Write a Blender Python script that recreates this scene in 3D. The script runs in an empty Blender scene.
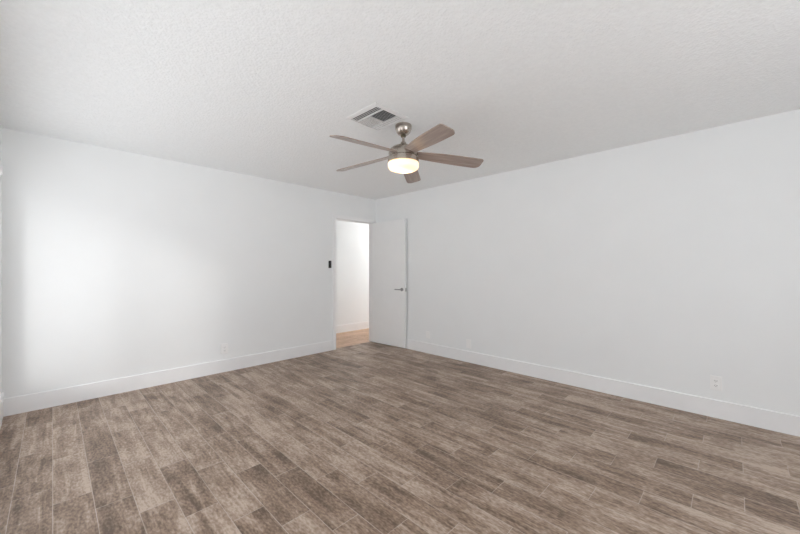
import bpy, bmesh, math, random
from mathutils import Vector, Matrix
R = math.radians
S = bpy.context.scene
COL = S.collection

# ------------------------------------------------------------------ camera
CAM_Z = 1.247
cam_d = bpy.data.cameras.new('camera')
cam = bpy.data.objects.new('camera', cam_d); COL.objects.link(cam)
cam_d.sensor_width = 36.0
cam_d.lens = 340.6 / 800 * 36.0
cam_d.shift_y = 2.0 / 800
cam_d.clip_start = 0.02
cam.location = (0, 0, CAM_Z)
cam.rotation_euler = (R(90), 0, R(-45.56))
S.camera = cam

# ------------------------------------------------------------------ world, sun, exposure
S.view_settings.view_transform = 'Standard'
S.view_settings.look = 'None'
S.view_settings.gamma = 1
S.view_settings.exposure = 0.27
S.view_settings.use_curve_mapping = False

W = bpy.data.worlds.new('overcast_sky'); S.world = W
W.use_nodes = True
nt = W.node_tree; nt.nodes.clear()
out = nt.nodes.new('ShaderNodeOutputWorld'); bg = nt.nodes.new('ShaderNodeBackground')
tc = nt.nodes.new('ShaderNodeTexCoord'); sx = nt.nodes.new('ShaderNodeSeparateXYZ')
rp = nt.nodes.new('ShaderNodeValToRGB')
mr = nt.nodes.new('ShaderNodeMapRange')
mr.inputs['From Min'].default_value = -1; mr.inputs['From Max'].default_value = 1
nt.links.new(tc.outputs['Generated'], sx.inputs[0])
nt.links.new(sx.outputs['Z'], mr.inputs['Value'])
nt.links.new(mr.outputs[0], rp.inputs[0])
e = rp.color_ramp.elements
e[0].position = 0.0; e[0].color = (1.02, 1.035, 1.055, 1)       # bright lower half stands in for sunlit ground, added to light the ceiling
e[1].position = 1.0; e[1].color = (0.62, 0.66, 0.72, 1)
n = e.new(0.49); n.color = (0.92, 0.93, 0.95, 1)
n = e.new(0.505); n.color = (0.62, 0.63, 0.65, 1)
nt.links.new(rp.outputs[0], bg.inputs[0])
bg.inputs[1].default_value = 5.2
nt.links.new(bg.outputs[0], out.inputs[0])

sun_d = bpy.data.lights.new('hazy_sun', 'SUN')
sun_d.energy = 1.15; sun_d.angle = R(8); sun_d.color = (1.0, 0.99, 0.97)
sun = bpy.data.objects.new('hazy_sun', sun_d); COL.objects.link(sun)
sun.rotation_euler = Vector((1.0, 2.05, -0.36)).to_track_quat('-Z', 'Y').to_euler()
sun.location = (-3, -3, 3)

try:
    S.cycles.max_bounces = 14; S.cycles.diffuse_bounces = 10; S.cycles.glossy_bounces = 4
    S.cycles.transparent_max_bounces = 12
    S.cycles.sample_clamp_indirect = 6.0
    S.cycles.use_denoising = True
except Exception:
    pass

# room measures
XL, XR = -0.303, 3.898
YN, YF = -1.80, 4.413
H = 2.44
DX0, DX1, DH = 3.079, 3.835, 2.03         # door opening
WY0, WY1, WZ0, WZ1 = 0.60, 4.16, 0.28, 2.00   # left window opening
NX0, NX1, NZ0, NZ1 = 0.10, 2.25, 0.45, 2.20   # near window opening, added for fill daylight
HY = 5.50                                  # hall far wall
WT = 0.10

# sky portals set in the two window openings help the daylight to be sampled
def portal(name, loc, sx_, sy_, direction):
    d = bpy.data.lights.new(name, 'AREA'); d.shape = 'RECTANGLE'; d.size = sx_; d.size_y = sy_
    try: d.cycles.is_portal = True
    except Exception: pass
    o = bpy.data.objects.new(name, d); COL.objects.link(o); o.location = loc
    o.rotation_euler = Vector(direction).to_track_quat('-Z', 'Y').to_euler()
portal('sky_portal', (XL - 0.16, (WY0 + WY1) / 2, (WZ0 + WZ1) / 2), WY1 - WY0, WZ1 - WZ0, (1, 0, 0))
portal('sky_portal', (6.77, (YF + HY) / 2 + .05, 1.08), HY - YF - .2, 2.0, (-1, 0, 0))
portal('sky_portal', ((NX0 + NX1) / 2, YN - 0.16, (NZ0 + NZ1) / 2), NX1 - NX0, NZ1 - NZ0, (0, 1, 0))

# ------------------------------------------------------------------ materials
def new_mat(name):
    m = bpy.data.materials.new(name); m.use_nodes = True
    return m, m.node_tree, m.node_tree.nodes['Principled BSDF']

def simple(name, col, rough=0.5, metal=0.0, noise=0.0, nscale=20, bump=0.0, bscale=60, stretch=(1, 1, 1), emis=None, es=0):
    m, t, b = new_mat(name)
    b.inputs['Base Color'].default_value = (*col, 1)
    b.inputs['Roughness'].default_value = rough
    b.inputs['Metallic'].default_value = metal
    tcn = t.nodes.new('ShaderNodeTexCoord'); mp = t.nodes.new('ShaderNodeMapping')
    mp.inputs['Scale'].default_value = stretch
    t.links.new(tcn.outputs['Object'], mp.inputs[0])
    if noise:
        nz = t.nodes.new('ShaderNodeTexNoise'); nz.inputs['Scale'].default_value = nscale
        nz.inputs['Detail'].default_value = 4
        t.links.new(mp.outputs[0], nz.inputs['Vector'])
        r = t.nodes.new('ShaderNodeValToRGB')
        r.color_ramp.elements[0].position = 0.3; r.color_ramp.elements[1].position = 0.7
        r.color_ramp.elements[0].color = (*[c * (1 - noise) for c in col], 1)
        r.color_ramp.elements[1].color = (*[min(1, c * (1 + noise)) for c in col], 1)
        t.links.new(nz.outputs['Fac'], r.inputs[0]); t.links.new(r.outputs[0], b.inputs['Base Color'])
    if bump:
        n2 = t.nodes.new('ShaderNodeTexNoise'); n2.inputs['Scale'].default_value = bscale
        n2.inputs['Detail'].default_value = 3
        t.links.new(mp.outputs[0], n2.inputs['Vector'])
        bp = t.nodes.new('ShaderNodeBump'); bp.inputs['Strength'].default_value = bump
        bp.inputs['Distance'].default_value = 0.004
        t.links.new(n2.outputs['Fac'], bp.inputs['Height']); t.links.new(bp.outputs[0], b.inputs['Normal'])
    if emis:
        b.inputs['Emission Color'].default_value = (*emis, 1)
        b.inputs['Emission Strength'].default_value = es
    return m

M_WALL = simple('wall_paint', (0.865, 0.88, 0.884), 0.75, noise=0.008, nscale=3, bump=0.08, bscale=90)
M_TRIM = simple('trim_paint', (0.89, 0.895, 0.90), 0.38, noise=0.01, nscale=8)
M_DOOR = simple('door_paint', (0.875, 0.88, 0.88), 0.42, noise=0.01, nscale=6)
M_PLATE = simple('white_plastic', (0.91, 0.91, 0.905), 0.35, noise=0.01)
M_SLOT = simple('dark_slot', (0.05, 0.05, 0.05), 0.6, noise=0.1)
M_BLACK = simple('black_plastic', (0.008, 0.008, 0.009), 0.55, noise=0.1)
M_GREY = simple('dark_grey_plastic', (0.025, 0.025, 0.027), 0.5, noise=0.1)
M_NICKEL = simple('brushed_nickel', (0.50, 0.45, 0.40), 0.26, 1.0, noise=0.06, nscale=40, stretch=(1, 1, 12))
M_STEEL = simple('satin_steel', (0.42, 0.42, 0.43), 0.35, 1.0, noise=0.05)
M_VENT = simple('white_enamel', (0.80, 0.80, 0.80), 0.45, noise=0.01)
M_DUCT = simple('duct_shade', (0.10, 0.10, 0.105), 0.7, 0.0, noise=0.15)  # dark tone for the shade inside the duct
def shade_mat():
    m = bpy.data.materials.new('frosted_glass'); m.use_nodes = True
    t = m.node_tree; t.nodes.clear()
    o = t.nodes.new('ShaderNodeOutputMaterial'); mx = t.nodes.new('ShaderNodeMixShader'); ad = t.nodes.new('ShaderNodeAddShader')
    tr = t.nodes.new('ShaderNodeBsdfTranslucent'); gl = t.nodes.new('ShaderNodeBsdfPrincipled'); em = t.nodes.new('ShaderNodeEmission')
    tr.inputs['Color'].default_value = (1.0, 0.93, 0.82, 1)
    gl.inputs['Base Color'].default_value = (0.8, 0.74, 0.66, 1); gl.inputs['Roughness'].default_value = 0.3
    em.inputs['Color'].default_value = (1.0, 0.60, 0.28, 1); em.inputs['Strength'].default_value = 0.22
    mx.inputs[0].default_value = 0.35
    t.links.new(tr.outputs[0], mx.inputs[1]); t.links.new(gl.outputs[0], mx.inputs[2])
    t.links.new(mx.outputs[0], ad.inputs[0]); t.links.new(em.outputs[0], ad.inputs[1]); t.links.new(ad.outputs[0], o.inputs[0])
    return m
M_SHADE = shade_mat()
M_HALLSHADE = simple('hall_fill_glow', (0.95, 0.92, 0.88), 0.4, noise=0.01, emis=(1.0, 0.965, 0.93), es=19.0)  # glow of the added hall lamp

# popcorn / knockdown ceiling
def ceiling_mat():
    m, t, b = new_mat('textured_ceiling')
    b.inputs['Roughness'].default_value = 0.9
    tcn = t.nodes.new('ShaderNodeTexCoord')
    n1 = t.nodes.new('ShaderNodeTexNoise'); n1.inputs['Scale'].default_value = 42; n1.inputs['Detail'].default_value = 5
    n1.inputs['Roughness'].default_value = 0.6
    v = t.nodes.new('ShaderNodeTexVoronoi'); v.inputs['Scale'].default_value = 70
    for q in (n1, v): t.links.new(tcn.outputs['Object'], q.inputs['Vector'])
    mx = t.nodes.new('ShaderNodeMath'); mx.operation = 'MULTIPLY_ADD'; mx.inputs[1].default_value = -0.5
    t.links.new(v.outputs['Distance'], mx.inputs[0]); t.links.new(n1.outputs['Fac'], mx.inputs[2])
    bp = t.nodes.new('ShaderNodeBump'); bp.inputs['Strength'].default_value = 0.65; bp.inputs['Distance'].default_value = 0.006
    t.links.new(mx.outputs[0], bp.inputs['Height']); t.links.new(bp.outputs[0], b.inputs['Normal'])
    r = t.nodes.new('ShaderNodeValToRGB')
    r.color_ramp.elements[0].position = 0.3; r.color_ramp.elements[0].color = (0.885, 0.905, 0.915, 1)
    r.color_ramp.elements[1].position = 0.65; r.color_ramp.elements[1].color = (0.925, 0.945, 0.955, 1)
    t.links.new(n1.outputs['Fac'], r.inputs[0]); t.links.new(r.outputs[0], b.inputs['Base Color'])
    return m
M_CEIL = ceiling_mat()

# wood-look plank tile; planks run along Y (or X with swap)
def plank_mat(name, cols, swap=False, PW=0.1555, PL=0.602, grout=(0.52, 0.44, 0.38), seed=0.0):
    m, t, b = new_mat(name)
    L = t.links
    def N(k): return t.nodes.new(k)
    def M(op, a, c=None, d=None):
        q = N('ShaderNodeMath'); q.operation = op
        for i, x in enumerate((a, c, d)):
            if x is None: continue
            if isinstance(x, (int, float)): q.inputs[i].default_value = x
            else: L.new(x, q.inputs[i])
        return q.outputs[0]
    tcn = N('ShaderNodeTexCoord'); s = N('ShaderNodeSeparateXYZ'); L.new(tcn.outputs['Object'], s.inputs[0])
    X, Y = (s.outputs['Y'], s.outputs['X']) if swap else (s.outputs['X'], s.outputs['Y'])
    u = M('DIVIDE', X, PW); row = M('FLOOR', u); fu = M('FRACT', u)
    v = M('ADD', M('DIVIDE', M('SUBTRACT', Y, 0.562), PL), M('DIVIDE', M('FLOORED_MODULO', M('SUBTRACT', row, 1.0), 3.0), 3.0))   # third-length stagger
    idn = M('FLOOR', v); fv = M('FRACT', v)
    cb = N('ShaderNodeCombineXYZ'); L.new(row, cb.inputs[0]); L.new(idn, cb.inputs[1]); cb.inputs[2].default_value = seed
    w2 = N('ShaderNodeTexWhiteNoise'); w2.noise_dimensions = '3D'; L.new(cb.outputs[0], w2.inputs['Vector'])
    # grain coordinates, shifted for each plank
    g = N('ShaderNodeCombineXYZ')
    L.new(M('ADD', M('MULTIPLY', X, 9.0), M('MULTIPLY', w2.outputs['Value'], 37.0)), g.inputs[0])
    L.new(M('MULTIPLY', Y, 0.85), g.inputs[1]); L.new(M('MULTIPLY', w2.outputs['Value'], 91.0), g.inputs[2])
    n1 = N('ShaderNodeTexNoise'); n1.inputs['Scale'].default_value = 2.2; n1.inputs['Detail'].default_value = 6
    n1.inputs['Roughness'].default_value = 0.62; n1.inputs['Distortion'].default_value = 0.6
    L.new(g.outputs[0], n1.inputs['Vector'])
    g2 = N('ShaderNodeCombineXYZ')
    L.new(M('MULTIPLY', X, 2.2), g2.inputs[0]); L.new(M('MULTIPLY', Y, 1.3), g2.inputs[1]); L.new(M('MULTIPLY', w2.outputs['Value'], 20.0), g2.inputs[2])
    n2 = N('ShaderNodeTexNoise'); n2.inputs['Scale'].default_value = 3.0; n2.inputs['Detail'].default_value = 3
    L.new(g2.outputs[0], n2.inputs['Vector'])
    g3 = N('ShaderNodeCombineXYZ')
    L.new(M('MULTIPLY', X, 95.0), g3.inputs[0]); L.new(M('MULTIPLY', Y, 40.0), g3.inputs[1]); L.new(w2.outputs['Value'], g3.inputs[2])
    n3 = N('ShaderNodeTexNoise'); n3.inputs['Scale'].default_value = 1.0; n3.inputs['Detail'].default_value = 3
    L.new(g3.outputs[0], n3.inputs['Vector'])
    f = M('ADD', M('MULTIPLY', w2.outputs['Value'], 0.17),
          M('ADD', M('MULTIPLY', n1.outputs['Fac'], 0.80), M('ADD', M('MULTIPLY', n2.outputs['Fac'], 0.45), M('MULTIPLY', n3.outputs['Fac'], 0.55))))
    mrn = N('ShaderNodeMapRange'); mrn.inputs['From Min'].default_value = 0.77; mrn.inputs['From Max'].default_value = 1.18
    L.new(f, mrn.inputs['Value'])
    r = N('ShaderNodeValToRGB')
    r.color_ramp.elements[0].color = (*cols[0], 1); r.color_ramp.elements[1].color = (*cols[2], 1)
    md = r.color_ramp.elements.new(0.5); md.color = (*cols[1], 1)
    L.new(mrn.outputs[0], r.inputs[0])
    # grout lines
    ex = M('MULTIPLY', M('MINIMUM', fu, M('SUBTRACT', 1.0, fu)), PW)
    ey = M('MULTIPLY', M('MINIMUM', fv, M('SUBTRACT', 1.0, fv)), PL)
    ed = M('MINIMUM', ex, ey)
    gm = N('ShaderNodeMapRange'); gm.inputs['From Min'].default_value = 0.0011; gm.inputs['From Max'].default_value = 0.0024
    gm.inputs['To Min'].default_value = 1; gm.inputs['To Max'].default_value = 0
    L.new(ed, gm.inputs['Value'])
    mix = N('ShaderNodeMix'); mix.data_type = 'RGBA'
    gv = N('ShaderNodeMapRange'); gv.inputs['From Min'].default_value = 0.35; gv.inputs['From Max'].default_value = 0.62
    gv.inputs['To Min'].default_value = 0.40; gv.inputs['To Max'].default_value = 1.0
    L.new(n2.outputs['Fac'], gv.inputs['Value'])
    L.new(M('MULTIPLY', gm.outputs[0], gv.outputs[0]), mix.inputs['Factor']); L.new(r.outputs[0], mix.inputs['A']); mix.inputs['B'].default_value = (*grout, 1)
    L.new(mix.outputs['Result'], b.inputs['Base Color'])
    rr = N('ShaderNodeMapRange'); rr.inputs['To Min'].default_value = 0.36; rr.inputs['To Max'].default_value = 0.52
    L.new(n1.outputs['Fac'], rr.inputs['Value']); L.new(rr.outputs[0], b.inputs['Roughness'])
    bp = N('ShaderNodeBump'); bp.inputs['Strength'].default_value = 0.25; bp.inputs['Distance'].default_value = 0.002
    L.new(M('SUBTRACT', M('MULTIPLY', n3.outputs['Fac'], 0.3), gm.outputs[0]), bp.inputs['Height']); L.new(bp.outputs[0], b.inputs['Normal'])
    return m
M_FLOOR = plank_mat('wood_look_tile', ((0.112, 0.070, 0.045), (0.295, 0.206, 0.148), (0.52, 0.415, 0.335)))
M_HFLOOR = plank_mat('hall_wood_tile', ((0.38, 0.225, 0.14), (0.56, 0.36, 0.235), (0.66, 0.46, 0.32)), swap=True, grout=(0.3, 0.22, 0.16), seed=5)

def blade_mat():
    m, t, b = new_mat('grey_brown_wood')
    tcn = t.nodes.new('ShaderNodeTexCoord'); mp = t.nodes.new('ShaderNodeMapping')
    mp.inputs['Scale'].default_value = (4, 60, 4)
    t.links.new(tcn.outputs['Object'], mp.inputs[0])
    nz = t.nodes.new('ShaderNodeTexNoise'); nz.inputs['Scale'].default_value = 1; nz.inputs['Detail'].default_value = 5
    t.links.new(mp.outputs[0], nz.inputs['Vector'])
    r = t.nodes.new('ShaderNodeValToRGB')
    r.color_ramp.elements[0].position = 0.3; r.color_ramp.elements[0].color = (0.27, 0.205, 0.175, 1)
    r.color_ramp.elements[1].position = 0.7; r.color_ramp.elements[1].color = (0.43, 0.345, 0.30, 1)
    t.links.new(nz.outputs['Fac'], r.inputs[0]); t.links.new(r.outputs[0], b.inputs['Base Color'])
    b.inputs['Roughness'].default_value = 0.28
    return m
M_BLADE = blade_mat()

def pane_mat(name, tint):
    m = bpy.data.materials.new(name); m.use_nodes = True
    t = m.node_tree; t.nodes.clear()
    o = t.nodes.new('ShaderNodeOutputMaterial'); mx = t.nodes.new('ShaderNodeMixShader')
    tr = t.nodes.new('ShaderNodeBsdfTransparent'); gl = t.nodes.new('ShaderNodeBsdfGlossy'); 
    gl.inputs['Roughness'].default_value = 0.02; mx.inputs[0].default_value = 0.05; tr.inputs['Color'].default_value = (tint, tint, tint, 1)
    t.links.new(tr.outputs[0], mx.inputs[1]); t.links.new(gl.outputs[0], mx.inputs[2])
    t.links.new(mx.outputs[0], o.inputs[0])
    return m
M_PANE = pane_mat('window_glass', 1.0)
M_TINTED = pane_mat('tinted_window_glass', 0.65)  # tint added to weaken diffuse daylight through the left window

# ------------------------------------------------------------------ mesh helpers
def box(bm, x0, x1, y0, y1, z0, z1, bev=0.0, seg=2):
    r = bmesh.ops.create_cube(bm, size=1.0)
    vs = r['verts']
    for v in vs:
        v.co = Vector((x0 + (v.co.x + .5) * (x1 - x0), y0 + (v.co.y + .5) * (y1 - y0), z0 + (v.co.z + .5) * (z1 - z0)))
    if bev:
        es = list({e for v in vs for e in v.link_edges})
        bmesh.ops.bevel(bm, geom=es, offset=bev, segments=seg, profile=0.5, affect='EDGES')

def lathe(bm, prof, n=48, c=(0, 0, 0), cap0=False, cap1=False):
    rings = []
    for (r, z) in prof:
        if r < 1e-6:
            rings.append([bm.verts.new((c[0], c[1], c[2] + z))])
        else:
            rings.append([bm.verts.new((c[0] + r * math.cos(2 * math.pi * k / n), c[1] + r * math.sin(2 * math.pi * k / n), c[2] + z)) for k in range(n)])
    for a, b_ in zip(rings, rings[1:]):
        for k in range(n):
            k2 = (k + 1) % n
            if len(a) == 1 and len(b_) == 1: continue
            if len(a) == 1: bm.faces.new((a[0], b_[k2], b_[k]))
            elif len(b_) == 1: bm.faces.new((a[k], a[k2], b_[0]))
            else: bm.faces.new((a[k], a[k2], b_[k2], b_[k]))
    if cap0 and len(rings[0]) > 1: bm.faces.new(rings[0][::-1])
    if cap1 and len(rings[-1]) > 1: bm.faces.new(rings[-1])

def cyl(bm, p0, p1, r, n=16, r2=None):
    p0, p1 = Vector(p0), Vector(p1); d = p1 - p0
    q = d.to_track_quat('Z', 'Y').to_matrix()
    r2 = r if r2 is None else r2
    a = [bm.verts.new(p0 + q @ Vector((r * math.cos(2 * math.pi * k / n), r * math.sin(2 * math.pi * k / n), 0))) for k in range(n)]
    b_ = [bm.verts.new(p1 + q @ Vector((r2 * math.cos(2 * math.pi * k / n), r2 * math.sin(2 * math.pi * k / n), 0))) for k in range(n)]
    for k in range(n): bm.faces.new((a[k], a[(k + 1) % n], b_[(k + 1) % n], b_[k]))
    bm.faces.new(a[::-1]); bm.faces.new(b_)

def obj(name, bm, mats, parent=None, smooth=False, angle=35):
    bmesh.ops.recalc_face_normals(bm, faces=bm.faces)
    me = bpy.data.meshes.new(name); bm.to_mesh(me); bm.free()
    for m in (mats if isinstance(mats, (list, tuple)) else [mats]): me.materials.append(m)
    if smooth:
        me.polygons.foreach_set('use_smooth', [True] * len(me.polygons))
        try: me.set_sharp_from_angle(angle=R(angle))
        except Exception: pass
    o = bpy.data.objects.new(name, me); COL.objects.link(o)
    if parent is not None: o.parent = parent
    return o

def thing(name, label, cat, loc=(0, 0, 0), rot=(0, 0, 0), group=None):
    o = bpy.data.objects.new(name, None); COL.objects.link(o)
    o.location = loc; o.rotation_euler = rot; o.empty_display_size = 0.1
    o['label'] = label; o['category'] = cat
    if group: o['group'] = group
    return o

def struct(name, bm, m, label, cat, parent=None):
    o = obj(name, bm, m, parent)
    o['kind'] = 'structure'; o['label'] = label; o['category'] = cat
    return o

# ------------------------------------------------------------------ room shell
b = bmesh.new(); box(b, XL - 0.2, XR + 0.2, YN - 0.2, YF + 0.045, -0.15, 0)
struct('floor', b, M_FLOOR, 'grey-brown wood-look plank tile floor of the empty room', 'floor')
b = bmesh.new(); box(b, 1.2, 6.6, YF + 0.045, HY + 0.2, -0.15, 0)
struct('floor', b, M_HFLOOR, 'warm tan plank floor of the hallway beyond the open door', 'floor')
b = bmesh.new(); box(b, XL - 0.2, XR + 0.2, YN - 0.2, YF, H, H + 0.15)
struct('ceiling', b, M_CEIL, 'white stippled texture ceiling above the empty room', 'ceiling')
b = bmesh.new(); box(b, 1.2, 6.6, YF, HY + 0.2, H, H + 0.15)
struct('ceiling', b, M_CEIL, 'white ceiling over the hallway beyond the door', 'ceiling')

# far wall with the doorway
b = bmesh.new()
box(b, XL - 0.15, DX0 - 0.018, YF, YF + WT, 0, H)
box(b, DX1 + 0.018, 6.6, YF, YF + WT, 0, H)
box(b, DX0 - 0.018, DX1 + 0.018, YF, YF + WT, DH + 0.018, H)
struct('wall_far', b, M_WALL, 'plain white wall on the left with the doorway at its right end', 'wall')
b = bmesh.new(); box(b, XR, XR + 0.15, YN - 0.15, YF, 0, H)
struct('wall_right', b, M_WALL, 'long plain white wall running along the right side', 'wall')
# left wall with window opening
b = bmesh.new()
box(b, XL - 0.15, XL, YN - 0.15, WY0, 0, H); box(b, XL - 0.15, XL, WY1, YF, 0, H)
box(b, XL - 0.15, XL, WY0, WY1, 0, WZ0); box(b, XL - 0.15, XL, WY0, WY1, WZ1, H)
struct('wall_left', b, M_WALL, 'white window wall just showing at the left edge', 'wall')
b = bmesh.new()
box(b, XL, NX0, YN - 0.15, YN, 0, H); box(b, NX1, XR, YN - 0.15, YN, 0, H)
box(b, NX0, NX1, YN - 0.15, YN, 0, NZ0); box(b, NX0, NX1, YN - 0.15, YN, NZ1, H)
struct('wall_near', b, M_WALL, 'white wall with an added wide window behind the viewpoint', 'wall')
# hall walls
b = bmesh.new(); box(b, 1.2, 6.6, HY, HY + 0.15, 0, H)
struct('wall_hall', b, M_WALL, 'bright white hallway wall seen through the open doorway', 'wall')
b = bmesh.new(); box(b, 1.05, 1.2, YF + WT, HY, 0, H); struct('wall_hall_left', b, M_WALL, 'white end wall of the hallway on its left', 'wall')
b = bmesh.new(); box(b, 6.6, 6.75, YF + WT, HY, 2.15, H); box(b, 6.6, 6.75, YF + WT, YF + WT + .06, 0, 2.15); box(b, 6.6, 6.75, HY - .06, HY, 0, 2.15); struct('wall_hall_right', b, M_WALL, 'white end wall of the hallway on its right', 'wall')

# baseboards: flat board with an eased top edge
BH, BT = 0.150, 0.012
def base_profile(bm, p0, p1, nrm, h=BH, tk=BT):
    p0, p1, nrm = Vector((*p0, 0)), Vector((*p1, 0)), Vector((*nrm, 0))
    pr = [(0, 0), (tk, 0), (tk, h - 0.003), (tk - 0.0015, h - 0.0008), (tk - 0.004, h), (0, h)]
    A = [bm.verts.new(p0 + nrm * a + Vector((0, 0, z))) for a, z in pr]
    B = [bm.verts.new(p1 + nrm * a + Vector((0, 0, z))) for a, z in pr]
    k = len(pr)
    for i in range(k): bm.faces.new((A[i], A[(i + 1) % k], B[(i + 1) % k], B[i]))
    bm.faces.new(A); bm.faces.new(B[::-1])
CW = 0.060   # door casing width
b = bmesh.new(); base_profile(b, (XL + BT, YF), (DX0 - CW - 0.005, YF), (0, -1))
struct('baseboard_far', b, M_TRIM, 'tall white baseboard along the left wall up to the doorway', 'baseboard')
b = bmesh.new(); base_profile(b, (XR, YN + BT), (XR, YF - 0.002), (-1, 0))
struct('baseboard_right', b, M_TRIM, 'tall white baseboard along the right wall', 'baseboard')
b = bmesh.new(); base_profile(b, (XL, 4.19), (XL, YF), (1, 0)); base_profile(b, (XL, YN), (XL, WY0 - 0.06), (1, 0))
struct('baseboard_left', b, M_TRIM, 'short white baseboard at the left edge by the window', 'baseboard')
b = bmesh.new(); base_profile(b, (XL + BT, YN), (XR, YN), (0, 1))
struct('baseboard_near', b, M_TRIM, 'white baseboard under the added window behind the viewpoint', 'baseboard')
b = bmesh.new(); base_profile(b, (1.2, HY), (6.6, HY), (0, -1))
struct('baseboard_hall', b, M_TRIM, 'white baseboard of the hallway wall beyond the door', 'baseboard')

# ------------------------------------------------------------------ windows
def root_struct(name, label, cat):
    o = bpy.data.objects.new(name, None); COL.objects.link(o)
    o['kind'] = 'structure'; o['label'] = label; o['category'] = cat
    return o
w = root_struct('window_1', 'white framed window in the left wall with a low boxed ledge', 'window')
b = bmesh.new()
xo0, xo1 = XL - 0.13, XL - 0.09
fw = 0.030
box(b, xo0, xo1, WY0, WY1, WZ0 - 0.0, WZ0 + fw); box(b, xo0, xo1, WY0, WY1, WZ1 - fw, WZ1)
box(b, xo0, xo1, WY0, WY0 + fw, WZ0 + fw, WZ1 - fw); box(b, xo0, xo1, WY1 - fw, WY1, WZ0 + fw, WZ1 - fw)
box(b, xo0, xo1, (WY0 + WY1) / 2 - .03, (WY0 + WY1) / 2 + .03, WZ0 + fw, WZ1 - fw)
obj('window_frame', b, M_TRIM, w)
for (a0, a1) in ((WY0 + fw, (WY0 + WY1) / 2 - .03), ((WY0 + WY1) / 2 + .03, WY1 - fw)):
    b = bmesh.new(); box(b, XL - 0.112, XL - 0.108, a0, a1, WZ0 + fw, WZ1 - fw); obj('window_pane', b, M_TINTED, w)
b = bmesh.new()
box(b, XL, XL + 0.011, WY1, WY1 + 0.03, WZ0, WZ1, 0.002); box(b, XL, XL + 0.011, WY0 - 0.06, WY0, WZ0, WZ1, 0.002)
obj('window_casing', b, M_TRIM, w)
b = bmesh.new(); box(b, XL, XL + 0.024, WY0 - 0.06, 4.19, WZ1, WZ1 + 0.075, 0.005); obj('head_rail', b, M_TRIM, w)
b = bmesh.new(); box(b, XL, XL + 0.018, WY0 - 0.06, 4.19, 0, 0.225, 0.003); obj('window_apron', b, M_TRIM, w)
b = bmesh.new(); box(b, XL, XL + 0.026, WY0 - 0.06, 4.19, 0.225, 0.262, 0.005); obj('ledge_cap', b, M_TRIM, w)
b = bmesh.new(); box(b, XL - 0.085, XL + 0.004, WY0 + 0.001, WY1 - 0.001, WZ0, WZ0 + 0.012, 0.002); obj('window_sill', b, M_TRIM, w)

w = root_struct('fill_window_near', 'wide white framed window added behind the viewpoint for fill daylight', 'window')  # unseen window put in to fill the room with daylight
b = bmesh.new()
y0, y1 = YN - 0.13, YN - 0.09
box(b, NX0, NX1, y0, y1, NZ0, NZ0 + fw); box(b, NX0, NX1, y0, y1, NZ1 - fw, NZ1)
box(b, NX0, NX0 + fw, y0, y1, NZ0 + fw, NZ1 - fw); box(b, NX1 - fw, NX1, y0, y1, NZ0 + fw, NZ1 - fw)
mxm = (NX0 + NX1) / 2
box(b, mxm - .03, mxm + .03, y0, y1, NZ0 + fw, NZ1 - fw)
obj('window_frame', b, M_TRIM, w)
for (a0, a1) in ((NX0 + fw, mxm - .03), (mxm + .03, NX1 - fw)):
    b = bmesh.new(); box(b, a0, a1, YN - 0.112, YN - 0.108, NZ0 + fw, NZ1 - fw); obj('window_pane', b, M_PANE, w)

w = root_struct('fill_window_hall', 'full height glazed opening added at the end of the hallway to brighten it', 'window')  # added opening, lets more daylight into the hall
b = bmesh.new(); ya, yb = YF + WT + .06, HY - .06
box(b, 6.65, 6.70, ya, ya + .05, 0, 2.15); box(b, 6.65, 6.70, yb - .05, yb, 0, 2.15)
box(b, 6.65, 6.70, ya + .05, yb - .05, 2.10, 2.15); box(b, 6.65, 6.70, ya + .05, yb - .05, 0, .06)
obj('window_frame', b, M_TRIM, w)
b = bmesh.new(); box(b, 6.673, 6.677, ya + .05, yb - .05, .06, 2.10); obj('window_pane', b, M_PANE, w)
b = bmesh.new(); box(b, XL - 2.0, XL - 0.16, -0.9, 6.5, 2.52, 2.66)  # added slab that shapes the daylight entering on the left
struct('sky_block_slab', b, M_TRIM, 'unseen white slab added outside to cut sky light at the left window', 'eave')
# tall unseen wall added outside to keep the sun out of the near window
b = bmesh.new(); box(b, XL - 0.35, XL - 0.2, -13.0, YN - 0.16, -0.15, 5.2)
struct('wall_sun_block', b, M_WALL, 'tall white wall added outside to block sun from the window behind the viewpoint', 'wall')

# ------------------------------------------------------------------ door frame and leaf
b = bmesh.new()
JT = 0.018
box(b, DX0 - JT, DX0, YF, YF + WT, 0, DH); box(b, DX1, DX1 + JT, YF, YF + WT, 0, DH)
box(b, DX0 - JT, DX1 + JT, YF, YF + WT, DH, DH + JT)
box(b, DX0, DX0 + 0.010, YF + 0.040, YF + 0.075, 0, DH); box(b, DX1 - 0.010, DX1, YF + 0.040, YF + 0.075, 0, DH)
box(b, DX0 + 0.010, DX1 - 0.010, YF + 0.040, YF + 0.075, DH - 0.010, DH)
struct('trim_1', b, M_TRIM, 'white door jamb lining the open doorway', 'door frame')
b = bmesh.new()
RV = 0.004
box(b, DX0 - CW, DX0 - RV, YF - 0.014, YF, 0, DH + RV, 0.003)
box(b, DX1 + RV, DX1 + CW, YF - 0.014, YF, 0, DH + RV, 0.003)
box(b, DX0 - CW, DX1 + CW, YF - 0.014, YF, DH + RV, DH + CW, 0.003)
struct('trim_2', b, M_TRIM, 'flat white casing around the open doorway', 'door casing')

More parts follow.
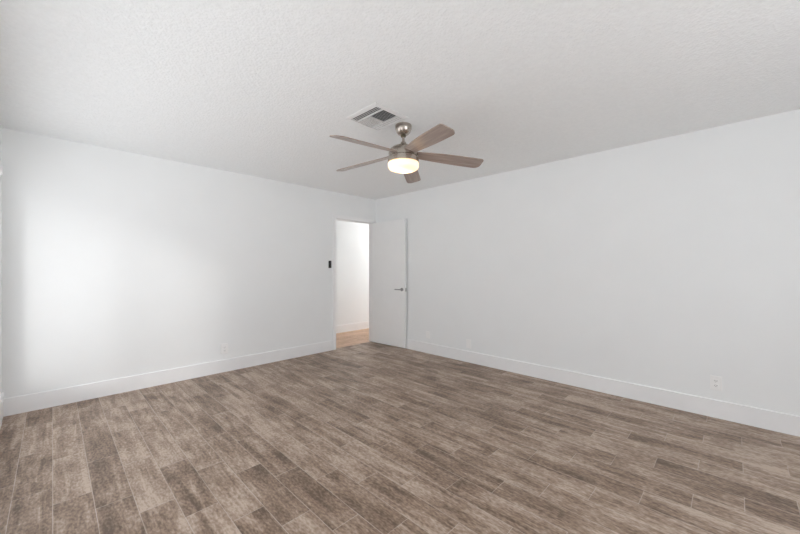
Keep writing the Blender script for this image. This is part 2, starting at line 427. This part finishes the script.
# leaf: local frame, pin at origin, leaf extends along -Y local, visible face at x=-0.036
LW, LT = 0.748, 0.035
PX, PY = DX1 - 0.008, YF - 0.012
leaf_rot = R(3.6)
door = root_struct('door_1', 'flat white door standing wide open against the right wall', 'door')
door.location = (PX, PY, 0); door.rotation_euler = (0, 0, leaf_rot)
b = bmesh.new(); box(b, -LT, 0.0, -LW, -0.003, 0.012, DH - 0.004, 0.0015, 1); obj('door_leaf', b, M_DOOR, door)
HZ = 0.925
hd = None
b = bmesh.new()
cyl(b, (-LT, -LW + 0.065, HZ), (-LT - 0.009, -LW + 0.065, HZ), 0.027, 32)
hd = obj('door_handle', b, M_STEEL, door, True); hd['label'] = 'satin steel round rose of the lever handle'
b = bmesh.new()
cyl(b, (-LT - 0.008, -LW + 0.065, HZ), (-LT - 0.042, -LW + 0.065, HZ), 0.010, 20)
box(b, -LT - 0.050, -LT - 0.036, -LW + 0.054, -LW + 0.182, HZ - 0.009, HZ + 0.009, 0.004)
obj('lever', b, M_STEEL, hd, True)
b = bmesh.new(); box(b, -LT + 0.005, -0.005, -LW - 0.0015, -LW + 0.001, HZ - 0.028, HZ + 0.028, 0.0005, 1)
box(b, -LT + 0.012, -0.012, -LW - 0.006, -LW, HZ - 0.009, HZ + 0.009, 0.001, 1)
obj('latch_plate', b, M_STEEL, door)
for hz in (0.24, 1.02, 1.80):
    b = bmesh.new(); cyl(b, (0.0045, 0.002, hz - 0.045), (0.0045, 0.002, hz + 0.045), 0.0055, 14)
    box(b, -LT + 0.004, 0.003, -0.0035, -0.001, hz - 0.045, hz + 0.045)
    obj('hinge', b, M_STEEL, door, True)

# ------------------------------------------------------------------ ceiling vent
vx0, vx1, vy0, vy1 = 1.618, 1.958, 1.828, 2.176
vent = thing('ceiling_vent', 'square white four-way air vent set in the ceiling beside the fan', 'vent', ((vx0 + vx1) / 2, (vy0 + vy1) / 2, H))
hx, hy = (vx1 - vx0) / 2, (vy1 - vy0) / 2
ix0, ix1, iy0, iy1 = -hx + 0.028, hx - 0.016, -hy + 0.028, hy - 0.012
b = bmesh.new()
def frame_ring(bm, outer, zo, inner, zi):
    o4 = [bm.verts.new((x, y, zo)) for x, y in outer]; i4 = [bm.verts.new((x, y, zi)) for x, y in inner]
    for k in range(4): bm.faces.new((o4[k], o4[(k + 1) % 4], i4[(k + 1) % 4], i4[k]))
R4 = lambda x0, x1, y0, y1: [(x0, y0), (x1, y0), (x1, y1), (x0, y1)]
def ring_solid(bm, o, i, z0, z1, zi0):
    O0 = [bm.verts.new((x, y, z1)) for x, y in o]; O1 = [bm.verts.new((x, y, z0 + 0.002)) for x, y in o]
    I1 = [bm.verts.new((x, y, zi0)) for x, y in i]; I0 = [bm.verts.new((x, y, z1)) for x, y in i]
    for a, c in ((O0, O1), (O1, I1), (I1, I0), (I0, O0)):
        for k in range(4): bm.faces.new((a[k], a[(k + 1) % 4], c[(k + 1) % 4], c[k]))
ring_solid(b, R4(-hx, hx, -hy, hy), R4(ix0, ix1, iy0, iy1), -0.006, 0.0, -0.013)
# dividing bars
mx0, mx1, my = ix0 + 0.072, ix1 - 0.070, 0.020
for xx in (mx0, mx1): box(b, xx - 0.001, xx + 0.001, iy0, iy1, -0.012, 0)
box(b, mx0 + .0025, mx1 - .0025, my - 0.002, my + 0.002, -0.012, 0)
obj('vent_frame', b, M_VENT, vent)
b = bmesh.new(); box(b, ix0 + .001, ix1 - .001, iy0 + .001, iy1 - .001, -0.0012, -0.0002); obj('duct_shade_sheet', b, M_DUCT, vent)  # flat dark sheet in place of the duct's shaded depth
def slat(bm, c0, c1, axis, wid, ang, z=-0.0068, tk=0.0012):
    # a thin slat running along axis between c0 and c1 (xy), tilted by ang
    mid = ((c0[0] + c1[0]) / 2, (c0[1] + c1[1]) / 2)
    L2 = abs(c1[0] - c0[0]) / 2 + abs(c1[1] - c0[1]) / 2
    r = bmesh.ops.create_cube(bm, size=1.0)
    for v in r['verts']:
        if axis == 'y':
            p = Vector((v.co.x * wid, v.co.y * 2 * L2, v.co.z * tk)); p = Matrix.Rotation(ang, 3, 'Y') @ p
        else:
            p = Vector((v.co.x * 2 * L2, v.co.y * wid, v.co.z * tk)); p = Matrix.Rotation(ang, 3, 'X') @ p
        v.co = p + Vector((mid[0], mid[1], z))
SW = 0.0125
def bank(x0, x1, y0, y1, axis, ang, pitch, SW):
    bm = bmesh.new()
    if axis == 'y':
        k = int((x1 - x0) / pitch)
        for i in range(k):
            xx = x0 + (i + 0.5) * (x1 - x0) / k; slat(bm, (xx, y0), (xx, y1), 'y', SW, ang)
    else:
        k = int((y1 - y0) / pitch)
        for i in range(k):
            yy = y0 + (i + 0.5) * (y1 - y0) / k; slat(bm, (x0, yy), (x1, yy), 'x', SW, ang)
    obj('louver_bank', bm, M_VENT, vent)
g = 0.001
bank(ix0 + g, mx0 - .0025 - g, iy0 + g, iy1 - g, 'y', R(-20), 0.0165, 0.0125)
bank(mx1 + .0025 + g, ix1 - g, iy0 + g, iy1 - g, 'y', R(18), 0.0165, 0.0125)
bank(mx0 + .0025 + g, mx1 - .0025 - g, iy0 + g, my - .002 - g, 'x', R(36), 0.0175, 0.0120)
bank(mx0 + .0025 + g, mx1 - .0025 - g, my + .002 + g, iy1 - g, 'x', R(-6), 0.0150, 0.0098)

# ------------------------------------------------------------------ ceiling fan
FD = 2.83; FL = 0.028
az = R(45.56)
FX = FD * math.sin(az) + FL * math.cos(az); FY = FD * math.cos(az) - FL * math.sin(az)
fan = thing('ceiling_fan', 'brushed nickel ceiling fan with five grey-brown blades and a lit glass bowl', 'ceiling fan', (FX, FY, H))
b = bmesh.new()
lathe(b, [(0, 0), (0.067, 0), (0.069, -0.006), (0.068, -0.030), (0.060, -0.055), (0.045, -0.074), (0.024, -0.086), (0.0, -0.087)])
obj('canopy', b, M_NICKEL, fan, True)
b = bmesh.new()
lathe(b, [(0, -0.080), (0.020, -0.080), (0.023, -0.088), (0.020, -0.097), (0, -0.099)], 24)
obj('hanger_ball', b, simple('dark_bronze', (0.10, 0.085, 0.05), 0.4, 0.6, noise=0.1), fan, True)
b = bmesh.new(); cyl(b, (0, 0, -0.09), (0, 0, -0.165), 0.011, 20); obj('downrod', b, M_NICKEL, fan, True)
b = bmesh.new()
lathe(b, [(0, -0.140), (0.021, -0.140), (0.024, -0.150), (0.026, -0.163), (0.060, -0.172), (0.093, -0.186), (0.113, -0.204),
          (0.121, -0.222), (0.123, -0.240), (0.123, -0.262), (0.117, -0.266), (0.117, -0.274), (0.127, -0.278), (0.128, -0.290), (0.128, -0.310), (0.122, -0.313), (0, -0.313)], 64)
obj('motor_housing', b, M_NICKEL, fan, True)
b = bmesh.new()
prof = [(0.118, -0.3135)]
for k in range(0, 13):
    a = k / 12 * math.pi / 2
    prof.append((0.060 + 0.066 * math.cos(a) ** 0.75 if k < 12 else 0.060, -0.343 - 0.034 * math.sin(a)))
prof.insert(1, (0.126, -0.316)); prof += [(0.03, -0.3785), (0, -0.379)]
lathe(b, prof, 64); obj('lamp_shade', b, M_SHADE, fan, True)
for sgn in (-1, 1):                       # the two bulbs inside the bowl
    ld = bpy.data.lights.new('fan_bulb', 'POINT'); ld.energy = 0.40; ld.color = (1.0, 0.80, 0.56); ld.shadow_soft_size = 0.022
    lo = bpy.data.objects.new('fan_bulb', ld); COL.objects.link(lo); lo.parent = fan; lo.location = (0.04 * sgn, 0.01, -0.345)
# blades: local +X outwards, tilted about their own length
TH0, BR0, BR1, BZ = 10.0, 0.100, 0.677, -0.2335
def blade_bm():
    bm = bmesh.new()
    st = []
    n = 40
    for i in range(n + 1):
        t = 1 - (1 - i / n) ** 1.7; x = BR0 + (BR1 - BR0) * t
        lead = 0.047 + 0.026 * math.sin(min(1, t / 0.62) * math.pi / 2)
        trail = 0.046 + 0.024 * math.sin(min(1, t / 0.8) * math.pi / 2)
        st.append([x, lead, trail])
    # nearly square tip: small radius on the leading corner, larger on the trailing one
    rl, rt = 0.022, 0.055
    for s_ in st:
        d = BR1 - s_[0]
        if d < rl: s_[1] -= rl * (1 - math.sqrt(max(0, 1 - ((rl - d) / rl) ** 2)))
        if d < rt: s_[2] -= rt * (1 - math.sqrt(max(0, 1 - ((rt - d) / rt) ** 2)))
    xs = [s_[0] for s_ in st]
    rows = []
    for zz, inset in ((0.0035, 0.0015), (0.0, 0.0), (-0.0035, 0.0015)):
        L_ = [bm.verts.new((s_[0], -(s_[1] - inset), zz)) for s_ in st]
        T_ = [bm.verts.new((s_[0], (s_[2] - inset), zz)) for s_ in st]
        rows.append((L_, T_))
    n1 = len(st)
    for i in range(n1 - 1):
        bm.faces.new((rows[0][0][i], rows[0][0][i + 1], rows[0][1][i + 1], rows[0][1][i]))
        bm.faces.new((rows[2][0][i], rows[2][1][i], rows[2][1][i + 1], rows[2][0][i + 1]))
        for a, c in ((0, 1), (1, 2)):
            for s_ in (0, 1):
                bm.faces.new((rows[a][s_][i], rows[a][s_][i + 1], rows[c][s_][i + 1], rows[c][s_][i]))
    for a, c in ((0, 1), (1, 2)):
        for i in (0, n1 - 1):
            bm.faces.new((rows[a][0][i], rows[a][1][i], rows[c][1][i], rows[c][0][i]))
    return bm
PITCH = R(14)
for k in range(5):
    th = R(TH0 + 72 * k)      # measured clockwise (seen from above) from the viewing direction
    ang = math.pi / 2 - az - th
    bl = obj('blade', blade_bm(), M_BLADE, fan, True, 60)
    # clockwise side edge (local -Y) is the raised one
    bl.matrix_local = Matrix.Translation((0, 0, BZ)) @ Matrix.Rotation(ang, 4, 'Z') @ Matrix.Rotation(math.atan(0.076 + 0.024 * math.cos(th) + 0.008 * math.sin(th)), 4, 'Y') @ Matrix.Rotation(-PITCH, 4, 'X')
    ib = bmesh.new(); box(ib, 0.095, 0.135, -0.040, 0.040, 0.0036, 0.0065, 0.001, 1)
    for yy in (-0.025, 0.0, 0.025): cyl(ib, (0.126, yy, 0.0064), (0.126, yy, 0.0085), 0.0045, 10)
    obj('blade_iron', ib, M_NICKEL, bl)

# ------------------------------------------------------------------ wall plates
def plate_local(bm, w_, h_, t_, bev=0.002):    # plate in XZ plane, facing -Y, back at y=0
    box(bm, -w_ / 2, w_ / 2, -t_, 0, -h_ / 2, h_ / 2, bev)
def outlet(label, loc, rz, w_=0.074, h_=0.120, decora=False, pt=0.007):
    o = thing('wall_outlet', label, 'outlet', loc, (0, 0, rz))
    b = bmesh.new(); plate_local(b, w_, h_, pt, 0.003); obj('cover_plate', b, M_PLATE, o)
    if decora:
        b = bmesh.new(); box(b, -0.020, 0.020, -0.015, -0.0065, -0.034, 0.034, 0.0015); fc = obj('receptacle', b, M_PLATE, o)
        for zz in (-0.019, 0.019):
            b = bmesh.new()
            box(b, -0.0075, -0.0055, -0.0155, -0.0147, zz - 0.004, zz + 0.005); box(b, 0.0055, 0.0075, -0.0155, -0.0147, zz - 0.004, zz + 0.005)
            cyl(b, (0, -0.0147, zz - 0.010), (0, -0.0155, zz - 0.010), 0.0022, 10); obj('socket_slots', b, M_SLOT, fc)
    else:
        for zz in (-0.0195, 0.0195):
            b = bmesh.new()
            r = bmesh.ops.create_cone(b, cap_ends=True, segments=28, radius1=0.0170, radius2=0.0165, depth=0.003)
            for v in b.verts: v.co = Vector((v.co.x, -0.0080 - v.co.z, max(-0.0135, min(0.0135, v.co.y)) + zz))
            fc = obj('receptacle', b, M_PLATE, o)
            b = bmesh.new()
            box(b, -0.0078, -0.0050, -0.0102, -0.0094, zz - 0.003, zz + 0.006); box(b, 0.0050, 0.0078, -0.0102, -0.0094, zz - 0.002, zz + 0.006)
            cyl(b, (0, -0.0094, zz - 0.0078), (0, -0.0102, zz - 0.0078), 0.0026, 10); obj('socket_slots', b, M_SLOT, fc)
    b = bmesh.new(); zz = 0.0 if not decora else 0.048
    cyl(b, (0, -pt + 0.0005, zz), (0, -pt - 0.0015, zz), 0.003, 12); obj('screw', b, M_PLATE, o)
    return o
outlet('white outlet low on the left wall above the baseboard', (1.457, YF, 0.283), 0, 0.080, 0.122, True, 0.012)
outlet('white duplex outlet with dark slots low on the right wall near the right edge', (XR, 0.108, 0.290), R(-90))
def blank(label, loc, w_=0.072, h_=0.116):
    o = thing('blank_plate', label, 'wall plate', loc, (0, 0, R(-90)))
    b = bmesh.new(); plate_local(b, w_, h_, 0.006, 0.0025); obj('cover_plate', b, M_PLATE, o)
    for zz in (-0.042, 0.042):
        b = bmesh.new(); cyl(b, (0, -0.0055, zz), (0, -0.0072, zz), 0.003, 12); obj('screw', b, M_PLATE, o)
def yB(px):   # distance along the right wall of an image column
    return XR / math.tan(az + math.atan((px - 400) / 340.6))
blank('small blank white plate on the right wall just right of the open door', (XR, yB(428), 0.27), 0.072, 0.10)
blank('faint blank white plate on the right wall, further from the door than the other', (XR, yB(468.7), 0.245), 0.072, 0.116)

# black wall control beside the doorway
sw = thing('wall_control', 'small black fan control mounted on the wall left of the doorway', 'switch', (2.965, YF, 1.318))
b = bmesh.new(); plate_local(b, 0.046, 0.112, 0.016, 0.005); obj('body', b, M_BLACK, sw)
b = bmesh.new(); box(b, -0.018, 0.018, -0.019, -0.0155, 0.010, 0.046, 0.002); obj('display', b, M_GREY, sw)
for zz in (-0.008, -0.026, -0.043):
    b = bmesh.new(); cyl(b, (0, -0.0155, zz), (0, -0.0185, zz), 0.0065, 16); obj('button', b, M_GREY, sw)

# unseen ceiling lamp added to brighten the hall beyond the door
hl = thing('hall_fill_light', 'round flush ceiling lamp, unseen, added to brighten the hallway beyond the doorway', 'added light', (5.15, 4.98, H))
b = bmesh.new(); lathe(b, [(0, 0), (0.160, 0), (0.162, -0.01), (0.158, -0.028), (0.145, -0.028), (0, -0.028)], 40); obj('fill_lamp_base', b, M_NICKEL, hl, True)
b = bmesh.new(); lathe(b, [(0, -0.0285), (0.150, -0.0285), (0.148, -0.05), (0.125, -0.078), (0.08, -0.095), (0, -0.10)], 40); obj('lamp_shade', b, M_HALLSHADE, hl, True)
